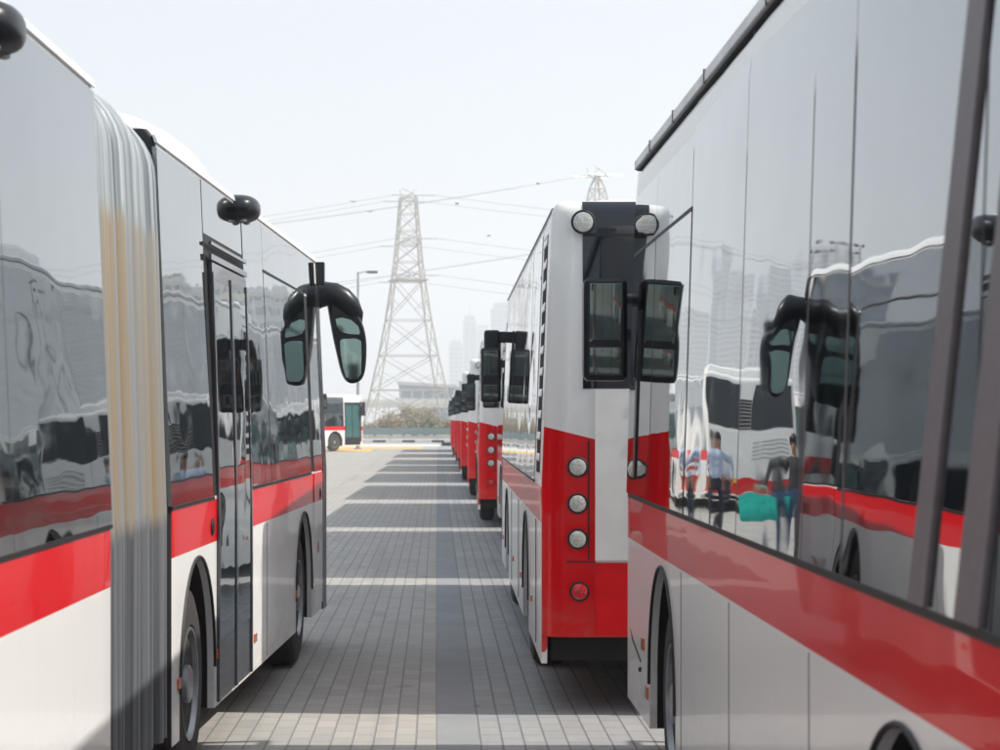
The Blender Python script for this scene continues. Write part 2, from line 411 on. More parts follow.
def make_row_bus(style='column'):
    L = 10.6; A = (2.9, 8.2)
    root = empty('parked_bus', (0,0,0))
    body = make_body(root, L, A, M['paint_tail'] if style == 'column' else M['paint_stripe'], rsk=.46 if style == 'column' else .40)
    underbody(root, L, A, y0=.14)
    for sx in (-1, 1):
        for a in A:
            arch_liner(root, a, sx); wheel(root, sx*(W2-.03), a, sx)
    # glazing along both sides
    ys = [1.25, 2.75, 4.3, 5.85, 7.4, 8.9, 10.25]
    for sx in (-1, 1):
        for i in range(len(ys)-1):
            ya, yb = ys[i]+.004, ys[i+1]-.004
            if sx > 0 and i in (2, 5):    # doors on the kerb side
                d = side_panel(root, sx, ya+.06, yb-.02, .34, 2.66, M['black'], 'door', .006)
                side_panel(d, sx, ya+.14, (ya+yb)/2-.03, .75, 2.5, M['teal_glass'], 'door_pane', .010)
                side_panel(d, sx, (ya+yb)/2+.03, yb-.10, .75, 2.5, M['teal_glass'], 'door_pane', .010)
                d2 = seam(d, sx, (ya+yb)/2, .34, 2.55, .05, M['black'], name='door_post', proud=.012)
                continue
            side_panel(root, sx, ya, yb, 1.36, 2.66 if i in (5,) else 2.93, M['glass'], 'window', .004, tilt=random.uniform(-.0012,.0012))
        hline(root, sx, 1.2, 10.3, 1.352)
        for yy in (.95, 4.6, 6.6): seam(root, sx, yy, .34, 1.12, .008)
        for yy in (1.7, 4.0, 6.0, 9.6): reflector(root, sx, yy, .56)
        hline(root, sx, .2, 10.4, 3.0, .03, M['grey'], .012, 'roof_gutter')
    for sx in (-1, 1): side_panel(root, sx, 10.24, 10.33, .5, 2.75, M['black'], 'front_pillar', .004)
    louvre_panel(root, -1, .45, .98, 1.42, 2.88, 11)
    # tail
    if style == 'column':
        rw = end_panel(root, -1.008, 1.008, 1.93, 3.045, M['glass_dark'], 'rear_window', .006)
        end_panel(rw, -1.008, 1.008, 2.835, 2.85, M['rubber'], 'window_divider', .011)
        hatch = end_panel(root, -.937, .937, .915, 1.915, M['white'], 'engine_hatch', .014)
        end_panel(hatch, -.72, -.58, 1.60, 1.635, M['grey'], 'hatch_handle', .020)
        for hx in (-.6, .6): end_panel(hatch, hx-.05, hx+.05, 1.885, 1.925, M['grey'], 'hatch_hinge', .024)
        for k in range(4): end_panel(hatch, -.45, .45, 1.05+k*.07, 1.075+k*.07, M['grey'], 'vent_slat', .020)
        end_panel(root, -.937, .937, .475, .895, M['red'], 'bumper', .012)
        for sx in (-1, 1):
            for z in (1.466, 1.25, 1.04): lamp(root, sx*1.040, z, .052, M['lens_clear'], 'tail_lamp')
            lamp(root, sx*1.03, .73, .050, M['lens_red'], 'fog_lamp')
            lamp(root, sx*1.008, 2.915, .062, M['lens_clear'], 'marker_lamp', y=.005)
            MB().box((sx*.975-.004,-.004,.92),(sx*.975+.004,.01,1.62)).build('panel_joint', M['rubber'], root)
            MB().box((sx*1.02-.09,-.0045,.902),(sx*1.02+.09,.01,.908)).build('panel_joint', M['rubber'], root)
        MB().box((-.28,-.04,.50),(.28,-.010,.62)).build('number_plate', M['plate'], root)
    else:
        end_panel(root, -1.08, -.22, 1.95, 2.92, M['glass_dark'], 'rear_window', .006)
        end_panel(root, .22, 1.08, 1.95, 2.92, M['glass_dark'], 'rear_window', .006)
        g = end_panel(root, -.20, .20, 1.95, 2.62, M['under'], 'engine_grille', .003)
        for k in range(8): end_panel(g, -.20, .20, 1.98+k*.08, 2.01+k*.08, M['grey'], 'grille_slat', .016)
        hatch = end_panel(root, -1.05, 1.05, .86, 1.88, M['white'], 'engine_hatch', .012)
        for k in range(5):
            end_panel(hatch, -.9, -.45, 1.3+k*.09, 1.325+k*.09, M['grey'], 'vent_slat', .020)
        end_panel(root, .05, .5, .72, .82, M['yplate'], 'number_plate', .022)
        for sx in (-1, 1):
            for z in (.95, 1.12): lamp(root, sx*1.13, z, .05, M['lens_red'], 'tail_lamp', y=.01)
    front_end(root, L)
    mirror_box(root, -W2-.222, -W2-.012, L-.30, 1.92, 2.49, -1, 2.60, -W2+.12)
    mirror_box(root, W2+.012, W2+.222, L-.30, 1.92, 2.49, 1, 2.60, W2-.12)
    b = MB(); b.box((-.8, 2.6, 3.02), (.8, 5.4, 3.30)); b.build('roof_unit', M['white'], root, bevel=.12)
    return root
def cloth(name, c):
    q = NT(name); n = q.noise(q.coords(scale=(1,1,.45)), 9, 3); q.set(col=q.mix(n, tuple(k*.7 for k in c), tuple(min(1,k*1.2) for k in c)), rough=.85); q.bump(n, .05); return q.m
M['plate'] = simple('plate_white', (.7,.7,.68), .4)
M['yplate'] = simple('plate_yellow', (.75,.55,.03), .4)

row = make_row_bus('column')
starts = [(.622,13.6),(.93,25.2),(.66,37.0),(.66,49.8),(.64,63.2),(.66,75.8),(.66,88.0),(.66,104.0),(.70,121.0)]
rowlab = ['nearest bus of the right row, its red and white tail with round lamps facing us',
 'second bus of the right row, hidden behind the nearest except its mirror',
 'third bus of the right row, small red tail with round lamps beside the paving',
 'fourth bus of the right row, narrow red tail strip under a dark mirror',
 'fifth bus of the right row, slim red tail sliver beyond the fourth',
 'sixth bus of the right row, tiny red sliver and mirror beyond the fifth',
 'seventh bus of the right row, third from the far end by the kerb',
 'eighth bus of the right row, last but one before the striped kerb',
 'farthest bus of the right row, closest to the striped kerb']
for i, (xe, d) in enumerate(starts):
    o = row if i == 0 else copy_tree(row)
    ya = R([-.3, 0, -.80, -.95, -.70, -1.0, -.85, -.7, -.9][i])
    o.location = (xe+W2*math.cos(ya), d+W2*math.sin(ya), 0); o.rotation_euler = (0,0,ya)
    tag(o, rowlab[i], 'bus', 'parked buses in the right row')

# buses beyond the left bus, seen mirrored in the right bus; one crosses the far yard
park = make_row_bus('stripe'); tag(park, 'parked bus with white tail and red stripe behind the man in blue', 'bus', 'buses parked tail on beyond the left bus')
park.location = (-4.86, 50.5, 0)
for (x, d, lab) in ((-8.9, 50.8, 'parked bus with white tail and red stripe, outermost behind the teal shopping bag'),
                    (-5.5, 74.0, 'parked bus farther back, narrow white tail left of the man in blue'),
                    (-8.6, 92.0, 'rearmost parked bus of the mirrored line, smallest white tail')):
    o = copy_tree(park); o.location = (x, d, 0); tag(o, lab, 'bus', 'buses parked tail on beyond the left bus')
cross = copy_tree(row); ca = R(-40)
cross.location = (-3.95+10.6*math.sin(ca)-W2*math.cos(ca), 126-10.6*math.cos(ca)-W2*math.sin(ca), 0); cross.rotation_euler = (0,0,ca)
del cross['group']; tag(cross, 'white bus with red waist band and green door glass standing in the far yard', 'bus')

# ------------------------------------------------------------------ right-hand bus (side close to the camera)
def place_side(x_side_front, d_front, L, yaw, side):   # side: which flank (-1 left, +1 right) faces the lane
    # root origin: rear centre
    c, s_ = math.cos(yaw), math.sin(yaw)
    fx, fy = x_side_front - side*W2*c, d_front - side*W2*s_
    return (fx + s_*L, fy - c*L, 0)
LR = 12.0
rb = empty('city_bus', (1.003+W2, 12.28-LR, 0))
tag(rb, 'large white and red bus filling the right side, its glossy windows mirroring people', 'bus')
A = (10.26-(12.28-LR), 4.95-(12.28-LR))
def yr(d): return d-(12.28-LR)
make_body(rb, LR, A, M['paint'], r1=.18, lean=.05, top=3.13)
underbody(rb, LR, A)
for a in A:
    for sx in (-1, 1): arch_liner(rb, a, sx); wheel(rb, sx*(W2-.04), a, sx)
cuts = [12.15, 10.90, 9.36, 7.70, 6.32, 5.70, 4.30, 3.2, 1.8, .6]
for i in range(len(cuts)-1):
    a, b_ = yr(cuts[i+1]), yr(cuts[i])
    zt = 2.60 if i < 2 else 3.058
    if i < 2: side_panel(rb, -1, a+.003, b_-.003, 2.617, 3.058, M['glass'], 'upper_panel', .004, lean=.05, top=3.13)
    side_panel(rb, -1, a+.004, b_-.004, 1.362, zt, M['glass'], 'window', .004, tilt=[.0,.0008,-.001,.0012,.0022,-.0006,.0010,0,0,0][i], lean=.05, top=3.13)
    seam(rb, -1, a, 1.362, zt, .010, M['strip'] if 1 < i < 5 else M['rubber'], lean=.05, top=3.13, proud=.0055)
    side_panel(rb, 1, a+.004, b_-.004, 1.362, 2.96, M['glass'], 'window', .004, lean=.05, top=3.13)
hline(rb, -1, yr(.6), yr(12.03), 1.353, .020, lean=.05, top=3.13)
hline(rb, -1, yr(9.36), yr(12.1), 2.608, .016, lean=.05, top=3.13)
seam(rb, -1, yr(11.66), 1.45, 2.3, .10, M['black'], lean=.05, top=3.13, proud=.012, name='window_post')
for i, (yy, w) in enumerate(((4.50, .155), (4.05, .20))):
    side_panel(rb, -1, yr(yy)-w/2, yr(yy)+w/2, 1.366, 2.955, M['strip'], 'pillar_cover', .014, ly=-.33, lean=.05, top=3.13)
for yy in (9.45, 7.9, 6.2, 4.2): seam(rb, -1, yr(yy), SK+.02, 1.12, .0025, lean=.05, top=3.13, proud=.002)
for (yy, zz) in ((11.15, .66), (10.95, .45), (8.0, .5), (3.6, .95)): reflector(rb, -1, yr(yy), zz, .10, .06)
MB().tube([(-W2-.001, yr(11.3), .56), (-W2-.001, yr(11.75), .62), (-W2+.01, yr(12.1), .70)], .006, 6).build('bumper_joint', M['rubber'], rb)
lamp(rb, -W2, .52, .012, M['rubber'], 'fixing_bolt', y=yr(11.3), axis='x', sgn=-1, ring=False)
g = MB()
g.box((-W2+.042, .10, 3.066), (-W2+.16, LR-.10, 3.116)); gut = g.build('roof_gutter', simple('gutter_alloy', (.62,.63,.63), .4, metal=.2, var=.12, vs=3), rb, bevel=.012)
jb = MB()
for d_ in (11.3, 10.2, 9.0, 7.3, 5.9, 4.6):
    MB().box((-W2+.038, yr(d_)-.006, 3.064), (-W2+.12, yr(d_)+.006, 3.119)).build('gutter_joint', M['strip'], gut)
MB().box((-W2+.046, .15, 3.052), (-W2+.09, LR-.2, 3.066)).build('gutter_seal', M['rubber'], gut)
front_end(rb, LR)
mirror_box(rb, -W2-.235, -W2-.004, yr(12.1), 1.95, 2.49, -1, 2.58, -W2+.25, over=False, tilt=4)
mirror_box(rb, W2+.01, W2+.23, yr(12.1), 1.95, 2.49, 1, 2.62, W2-.25, over=False)

# ------------------------------------------------------------------ left articulated bus
YAW = -.038
DF = 18.2; LF = 8.0
pf = place_side(-.875, DF, LF, YAW, 1)
lb = empty('articulated_bus', pf, YAW)
tag(lb, 'articulated white and red bus on the left with concertina bellows and double door', 'bus')
def yl(px):           # local y of the point of the lane side flank seen at photo column px
    d = 3672/(524.4-px); return (d-DF)/math.cos(YAW)+LF
AF = (yl(190)+.05, yl(300.5)-.05)
make_body(lb, LF, AF, M['paint'], r0=.03, r1=.14, lean=.07, jr=.08)
underbody(lb, LF, AF)
for a in AF:
    for sx in (-1, 1):
        arch_liner(lb, a, sx); wheel(lb, sx*(W2-.03), a, sx, steer=R(0))
G = M['glass']
def lwin(px0, px1, z0=1.362, z1=2.96, mat=None, tilt=0, nm='window', proud=.004):
    return side_panel(lb, 1, yl(px0), yl(px1), z0, z1, mat or G, nm, proud, tilt=tilt, lean=.07)
side_panel(lb, 1, .004, yl(207), 1.362, 2.96, G, 'window', .004, tilt=.001, lean=.07); lwin(247, 266.5, tilt=-.001, mat=M['glass']); lwin(267, 306.5, z1=2.66, tilt=.0015)
lwin(208, 246, 2.69, 2.96); lwin(267, 318, 2.68, 2.96, tilt=.001)
band = side_panel(lb, 1, yl(247), LF-.16, 1.362, 2.66, M['rubber'], 'window_frame', .0015, lean=.07)
side_panel(lb, 1, yl(204), yl(247), 1.362, 2.96, M['rubber'], 'window_frame', .0015, lean=.07)
for p_ in (207.5, 246.8, 266.8): seam(lb, 1, yl(p_), 1.36, 2.96 if p_ < 260 else 2.66, .012, lean=.07)
hline(lb, 1, .004, yl(208), 1.352, lean=.07); hline(lb, 1, yl(246), yl(307), 1.352, lean=.07); hline(lb, 1, yl(266.5), yl(307), 2.668, .014, lean=.07)
# double door
d0, d1 = yl(211), yl(245)
door = side_panel(lb, 1, d0, d1, .31, 2.55, M['doorgrey'], 'door', .008, lean=.045)
mid = (d0+d1)/2+.02
for (a, b_) in ((d0+.05, mid-.045), (mid+.045, d1-.05)):
    side_panel(door, 1, a, b_, .62, 2.46, M['door_glass'], 'door_pane', .010, tilt=.002 if a > mid else -.002, lean=.045)
for yy, w in ((d0+.015, .05), (mid, .07), (d1-.02, .05)): 
    seam(door, 1, yy, .31, 2.50, w, M['doorgrey'], lean=.045, proud=.016, name='door_edge')
hline(lb, 1, d0-.05, d1+.02, 2.575, .03, M['doorgrey'], .014, 'door_header', lean=.045)
hline(lb, 1, d0-.05, d1+.02, 2.645, .016, M['doorgrey'], .014, 'door_header', lean=.045)
# front door and black windscreen pillar
f0, f1 = yl(309.5), yl(318.5)
fd = side_panel(lb, 1, f0, f1, .34, 1.34, M['paint'], 'front_panel', .006, lean=.07)
side_panel(lb, 1, f0, f1, 1.36, 2.72, M['door_glass'], 'front_door_pane', .006, lean=.07)
post = MB()
zs = [.28, .6, 1.34, 2.0, 2.6, 2.80]
yA = LF-.40; vs = []; fs = []
for z in zs:
    i = inset(z, .07)
    vs += [(W2+.008-i, yA, z), (W2+.012-i, LF-.13, z), (W2-.03-i, LF+.006, z), (W2-.20-i, LF+.012, z), (W2-.20-i, LF-.06, z), (W2-.07-i, LF-.16, z), (W2-.05-i, yA, z)]
for k in range(len(zs)-1):
    for q in range(7): fs.append((k*7+q, k*7+(q+1)%7, k*7+7+(q+1)%7, k*7+7+q))
fs += [tuple(range(7)), tuple((len(zs)-1)*7+q for q in range(7))]
post.add(vs, fs).build('front_pillar', M['black'], lb, ang=60)
MB().box((W2-.10, LF-.20, 2.80), (W2+.0, LF-.12, 2.98)).build('roof_marker', M['black'], lb, bevel=.012)
front_end(lb, LF)
for (px, z) in ((172,.553),(211,.556),(249.5,.48),(292,.55)): reflector(lb, 1, yl(px), z, .10, .05)
reflector(lb, 1, yl(308), .52, .06, .05)
rl = lamp(lb, W2, .78, .035, M['lens_red'], 'side_lamp', y=yl(313.5), axis='x', sgn=1)
for (px, z) in ((211.5, 1.21), (315.5, 1.18)): lamp(lb, W2, z, .035, M['rubber'], 'door_release', y=yl(px) if px > 300 else yl(206), axis='x', sgn=1)
hline(lb, 1, .0, LF-.2, 2.995, .035, M['white'], .012, 'roof_gutter', lean=.07)
seam(lb, 1, yl(262), SK+.02, 1.12, .005, proud=.002)
# roof air conditioner, a low rounded hood
def dome(parent, x0, x1, y0, y1, z0, h, name):
    b = MB(); vs = []; fs = []; n = 16
    for j in range(n+1):
        for i in range(n+1):
            u, w = i/n*2-1, j/n*2-1
            k = (max(0,1-abs(u)**3.2))**.5*(max(0,1-abs(w)**3.2))**.5
            vs.append((x0+(x1-x0)*i/n, y0+(y1-y0)*j/n, z0+h*k))
    for j in range(n):
        for i in range(n): a = j*(n+1)+i; fs.append((a,a+1,a+n+2,a+n+1))
    return b.add(vs, fs).build(name, M['white'], parent, ang=80)
dome(lb, -1.08, 1.08, 1.0, 3.6, 3.03, .38, 'roof_unit')
def pod(parent, x, y, z, sx=.11, sy=.20, sz=.085):
    b = MB(); vs = []; n = 20; m = 12; fs = []
    for j in range(m+1):
        t = math.pi*j/m
        for i in range(n):
            p = 2*math.pi*i/n
            f = lambda q, e: math.copysign(abs(q)**e, q)
            vs.append((x+sx*f(math.cos(p),.7)*f(math.sin(t),.7), y+sy*f(math.sin(p),.8)*f(math.sin(t),.8), z+sz*f(math.cos(t),.8)))
    for j in range(m):
        for i in range(n): fs.append((j*n+i, j*n+(i+1)%n, (j+1)*n+(i+1)%n, (j+1)*n+i))
    o = b.add(vs, fs).build('camera_pod', M['black'], parent, ang=80)
    for q in (-.45, .45):
        l = MB().lathe([(-.01,.022),(.006,.02),(.012,.0)], 'z', (x+sx*.35, y+q*sy, z-sz*.93), n=14, sx=-1); l.build('lens', M['lens_clear'], o)
    return o
pod(lb, W2-.078, yl(245), 2.95, sx=.135, sy=.20, sz=.078)
# wing mirror: curved arm with a drop-shaped housing, two panes
wm = empty('wing_mirror', (0,0,0)); wm.parent = lb
inv = (Matrix.Translation(pf) @ Matrix.Rotation(YAW, 4, 'Z')).inverted()
def Lp(px, py, d): return inv @ P(px, py, d)
dm = 18.3
key = [(327,300),(331,328),(336,352),(341,372),(346,381),(353,383.5),(361,380),(365,371),(366.5,355),(366,338),(362,322),(354,308),(343,297),(333,293)]
out = []
for k in range(len(key)):       # smooth closed outline
    p0_, p1_, p2_, p3_ = (Vector(key[(k+j) % len(key)]) for j in (-1,0,1,2))
    for t_ in (0, .33, .67):
        v_ = .5*((2*p1_)+(p2_-p0_)*t_+(2*p0_-5*p1_+4*p2_-p3_)*t_*t_+(3*p1_-p0_-3*p2_+p3_)*t_**3); out.append((v_.x, v_.y))
b = MB(); vs = []; n = len(out)
cx, cy = 348, 342
for (off, sc) in ((-.055,.93),(-.03,1.0),(.05,1.0),(.09,.9),(.11,.72)):
    for (px, py) in out: vs.append(Lp(cx+(px-cx)*sc, cy+(py-cy)*sc, dm+off))
fs = [(r_*n+k, r_*n+(k+1)%n, (r_+1)*n+(k+1)%n, (r_+1)*n+k) for r_ in range(4) for k in range(n)]
fs += [tuple(range(n)), tuple(4*n+k for k in range(n))]
b.add(vs, fs).build('mirror_housing', M['black'], wm, ang=50)
def pane(pts, d):
    b = MB(); n = len(pts)
    vs = [Lp(x, y, d) for x, y in pts]+[Lp(x, y, d+.012) for x, y in pts]
    b.add(vs, [tuple(range(n)), tuple(n+k for k in range(n))]+[(k,(k+1)%n,n+(k+1)%n,n+k) for k in range(n)]).build('mirror_pane', M['mirror_green'], wm)
pane([(335.5,319),(342,317.5),(351,320),(358,326),(360,332),(359,334.5),(350,334),(341,332),(337,327)], dm-.062)
pane([(340,341),(342,339),(356,338.5),(361,341),(361.5,355),(361,374),(358,378.5),(351,379.5),(346,377),(343,368),(340.5,352)], dm-.062)
MB().tube([Lp(311,300,dm-.02),Lp(318,296,dm),Lp(326,294,dm),Lp(334,295,dm),Lp(342,299,dm),Lp(349,306,dm+.01),Lp(354,316,dm+.02),Lp(357,328,dm+.03)],
          [.095,.10,.10,.10,.098,.094,.08,.04], 20).build('mirror_arm', M['black'], wm, ang=80)
m2 = mirror_box(lb, -W2-.25, -W2-.03, LF+.05, 2.0, 2.6, -1, 2.68, -W2+.2)

# trailer
YT = -.0157; LT = 7.4
c, s_ = math.cos(YT), math.sin(YT)
tf = Vector((-1.205, 8.52, 0))
torg = Vector((tf.x-W2*c+s_*LT, tf.y-W2*s_-c*LT, 0))
loc = inv @ torg
tr = make_body(lb, LT, (2.2,), M['paint'], r0=.14, r1=.03, name='rear_section', lean=.07, jf=.08)
tr.location = loc; tr.rotation_euler = (0,0,YT-YAW)
underbody(tr, LT, (2.2,))
for sx in (-1, 1): arch_liner(tr, 2.2, sx); wheel(tr, sx*(W2-.03), 2.2, sx)
def yt(px):
    xv = 437+.0157*2300; k = (-1.222-.0157*8.52)   # flank line: X = k + .0157 d
    return LT-(8.52 - (k*2300/(px-xv)))
side_panel(tr, 1, yt(8)+.004, LT-.01, 1.362, 2.96, G, 'window', .004, tilt=.001, lean=.07)
side_panel(tr, 1, yt(8)-1.6, yt(8)-.004, 1.362, 2.96, G, 'window', .004, tilt=-.001, lean=.07)
side_panel(tr, 1, yt(8)-3.4, yt(8)-1.61, 1.362, 2.96, G, 'window', .004, lean=.07)
hline(tr, 1, .4, LT-.01, 1.352, lean=.07)
hline(tr, 1, .2, LT, 2.995, .035, M['white'], .012, 'roof_gutter', lean=.07)
pod(tr, W2-.085, yt(8), 2.89, sx=.115, sy=.17, sz=.075)
# bellows
b = MB(); folds = 10; per = []
def ring(inw, z_top):
    pts = []; r = .30
    w = W2-inw
    pts.append((w, .35))
    for z in (.8, 1.34, 2.0, 2.5): pts.append((w-inset(z,.05), z))
    for q in range(0, 9):
        a = math.pi/2*q/8; pts.append((w-.05-r+r*math.cos(a), z_top-r+r*math.sin(a)))
    left = [(-x, z) for x, z in reversed(pts)]
    return pts+left
ends = [(Vector((loc.x, loc.y, 0)), YT-YAW, LT), (Vector((0,0,0)), 0, 0)]
Ptr = tr.matrix_basis.copy()
p0 = (Matrix.Translation(loc) @ Matrix.Rotation(YT-YAW, 4, 'Z')) @ Vector((0, LT, 0)); p1 = Vector((0,0,0))
rings = []; N = folds*10
for k in range(N+1):
    t = k/N
    ctr = p0.lerp(p1, t)
    wv = abs(math.sin(math.pi*folds*t))**.55
    hoop = .03*math.exp(-((t-.5)/.05)**2)
    inw = .065 - .055*wv - hoop - .012*math.sin(t*23)
    rr = ring(inw, 3.07 + .03*wv + hoop)
    rings.append([(ctr.x+x, ctr.y, z) for x, z in rr])
n = len(rings[0]); vs = [v for r_ in rings for v in r_]
fs = [(i*n+k, i*n+k+1, (i+1)*n+k+1, (i+1)*n+k) for i in range(N) for k in range(n-1)]
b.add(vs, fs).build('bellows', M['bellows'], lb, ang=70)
for (ctr, hump) in ((p0+Vector((0,-.012,0)), 0), (p1+Vector((0,-.02,0)), .03)):
    rr = ring(.03, 3.03+hump); b = MB()
    b.tube([(ctr.x+x, ctr.y, z) for x, z in rr], .010, 6).build('bellows_frame', M['rubber'], lb)

# ------------------------------------------------------------------ ground
def sheet(name, x0, x1, y0, y1, z, mat, kind='structure', nx=1, ny=1):
    b = MB(); vs = []; fs = []
    for j in range(ny+1):
        for i in range(nx+1): vs.append((x0+(x1-x0)*i/nx, y0+(y1-y0)*j/ny, z))
    for j in range(ny):
        for i in range(nx): a = j*(nx+1)+i; fs.append((a,a+1,a+nx+2,a+nx+1))
    o = b.add(vs, fs).build(name, mat, smooth=False); o['kind'] = kind; return o
def paver(name, c1, c2, mort, rw=.115, bw=.30, off=.5):
    s = NT(name); v = s.coords(rot=(0,0,math.pi/2))
    br = s.n('ShaderNodeTexBrick'); s.link(v, br.inputs['Vector']); br.offset = off
    br.inputs['Scale'].default_value = 1; br.inputs['Brick Width'].default_value = bw; br.inputs['Row Height'].default_value = rw
    br.inputs['Mortar Size'].default_value = .0065; br.inputs['Mortar Smooth'].default_value = .3
    br.inputs['Color1'].default_value = (*c1,1); br.inputs['Color2'].default_value = (*c2,1); br.inputs['Mortar'].default_value = (*mort,1)
    st = s.noise(s.coords(), .55, 5, .6); gr = s.noise(s.coords(), 60, 2)
    c = s.mix(s.math('MULTIPLY', s.ramp(st, .35, .75), .38), br.outputs['Color'], tuple(k*.62 for k in c1))
    trk = s.ramp(s.noise(s.coords(scale=(2.6,.05,1)), 1.3, 4, .6), .54, .74)
    c = s.mix(s.math('MULTIPLY', trk, .35), c, (.15,.145,.14))
    spot = s.ramp(s.noise(s.coords(), 3.1, 2, .5), .70, .74)
    c = s.mix(s.math('MULTIPLY', spot, .5), c, (.09,.085,.08))
    oil = s.ramp(s.noise(s.coords(scale=(1.4,.5,1)), .9, 4, .65), .60, .72)
    c = s.mix(s.math('MULTIPLY', oil, .30), c, (.13,.12,.11))
    c = s.mix(s.math('MULTIPLY', gr, .22), c, tuple(k*.7 for k in c2))
    s.set(col=c, rough=.75); s.bump(br.outputs['Fac'], -.006, .8); return s.m
def flatmat(name, c, var=.25, sc=.4):
    s = NT(name); a = s.noise(s.coords(), sc, 6, .65); b_ = s.noise(s.coords(), 45, 2)
    k = s.mix(s.ramp(a, .3, .7), tuple(q*(1-var) for q in c), c)
    s.set(col=s.mix(s.math('MULTIPLY', b_, .25), k, tuple(q*.6 for q in c)), rough=.85); return s.m
sheet('ground', -2600, 2600, -150, 4800, -.03, flatmat('sandy_ground', (.36,.33,.28), sc=.02))
sheet('paved_yard', -60, 0, -20, 172, 0, paver('beige_pavers', (.44,.42,.385), (.36,.345,.32), (.23,.225,.215)))
sheet('drain_strip', 0, .225, -20, 172, .002, flatmat('strip_concrete', (.31,.32,.325), .2, 1.2))
sheet('paved_lane', .225, 60, -20, 172, 0, paver('grey_pavers', (.37,.37,.365), (.31,.315,.315), (.165,.165,.17), .118, .30))
sheet('road', -300, 300, 176, 205, -.01, flatmat('pale_road', (.42,.41,.39), .2, .1))
ym = flatmat('yellow_paint', (.85,.50,.08), .15, 2)
sheet('yellow_marking', -8.3, -.9, 136, 143, .004, ym)
sheet('yellow_marking', -6.0, -3.6, 124, 131, .004, ym)
sheet('white_marking', -9.0, .2, 146, 158, .004, flatmat('worn_white_paint', (.68,.67,.64), .15, 1))
# kerb of black and white blocks
kw, kk = simple('kerb_white', (.75,.74,.72), .6), simple('kerb_black', (.03,.03,.035), .6)
b = MB()
x = -40.0; k = 0
while x < 40:
    w = 1.25 if k % 2 else .95
    b.mi = k % 2; b.box((x, 172.2, -.02), (x+w-.006, 172.6, .16)); x += w; k += 1
kb = b.build('kerb', [kk, kw], smooth=False); tag(kb, kind='structure')
# raised dark kerb stone strip by the last bus
kb2 = MB().box((.3, 150, 0), (2.4, 150.4, .22)).build('wheel_stop', kk, bevel=.03)
tag(kb2, 'dark low wheel stop on the paving beside the farthest bus', 'wheel stop')
verge = sheet('verge', -200, 200, 205, 330, -.005, flatmat('dry_verge', (.30,.27,.17), .35, .15))

# ------------------------------------------------------------------ background
def rail(y, x0, x1, z0, z1, mat, label):
    r_ = empty('guard_rail', ((x0+x1)/2, y, 0)); tag(r_, label, 'guard rail')
    cx = (x0+x1)/2
    MB().box((x0-cx, 0, z0), (x1-cx, .05, z1)).build('rail_beam', mat, r_)
    k = x0
    while k <= x1: MB().box((k-cx-.05, .06, -.02), (k-cx+.05, .16, z1+.05)).build('rail_post', M['grey'], r_); k += 4
rail(206, -26, 14, .35, .95, simple('rail_green', (.22,.30,.32), .5), 'blue green guard rail running behind the road and in front of the bushes')
rail(196, -24, 14, .10, .32, simple('rail_pale', (.55,.55,.53), .5), 'low pale guard rail nearest the striped kerb')

leaf_cols = {}
def leafmat(name, c1, c2):
    s = NT(name); n = s.noise(s.coords(), 1.1, 3)
    s.set(col=s.mix(s.ramp(n, .35, .65), c1, c2), rough=.7); return s.m
LM = [leafmat('dry_leaves', (.16,.13,.075), (.26,.22,.14)), leafmat('olive_leaves', (.06,.09,.035), (.12,.15,.07)),
      leafmat('pink_flowers', (.45,.12,.30), (.60,.25,.45))]
bark = simple('bark', (.20,.16,.12), .8)
def tree(name, x, y, h, w, mat, label, seed, n=900, leaf=.11, cat='tree'):
    rnd = random.Random(seed); root = empty(name, (x, y, -.03)); tag(root, label, cat, 'trees and bushes behind the guard rail')
    t = MB(); tips = []
    t.tube([(0,0,0),(.05*w,0,h*.2),(.02,.03,h*.42)], [.10*w/3+.03,.07,.05], 7)
    for k in range(9):
        a = k*2.4+rnd.random(); z0 = h*(.12+.3*rnd.random()); rr = w*.5*(.45+.5*rnd.random()); z1 = h*(.45+.5*rnd.random())
        tip = Vector((math.cos(a)*rr, math.sin(a)*rr*.8, z1)); m_ = Vector((math.cos(a)*rr*.4, math.sin(a)*rr*.3, (z0+z1)/2+.1*h))
        t.tube([(0,0,z0), m_, tip], [.05,.03,.012], 5); tips += [tip, m_.lerp(tip, .6), tip*.85]
    t.build('trunk', bark, root)
    c_ = MB()
    for k in range(n):
        p = rnd.choice(tips) + Vector([rnd.gauss(0,1) for _ in range(3)])*Vector((1,1,1)).length*.0 + Vector((rnd.gauss(0,w*.10), rnd.gauss(0,w*.10), rnd.gauss(0,h*.10)))
        if p.z < .1: p.z = .1+rnd.random()*.4
        u = Vector([rnd.gauss(0,1) for _ in range(3)]).normalized(); v_ = u.orthogonal().normalized()
        s1, s2 = leaf*rnd.uniform(.6,1.5), leaf*rnd.uniform(.5,1)
        c_.add([p-u*s1, p+v_*s2, p+u*s1, p-v_*s2], [(0,1,2,3)])
    c_.build('crown', mat, root, smooth=False)
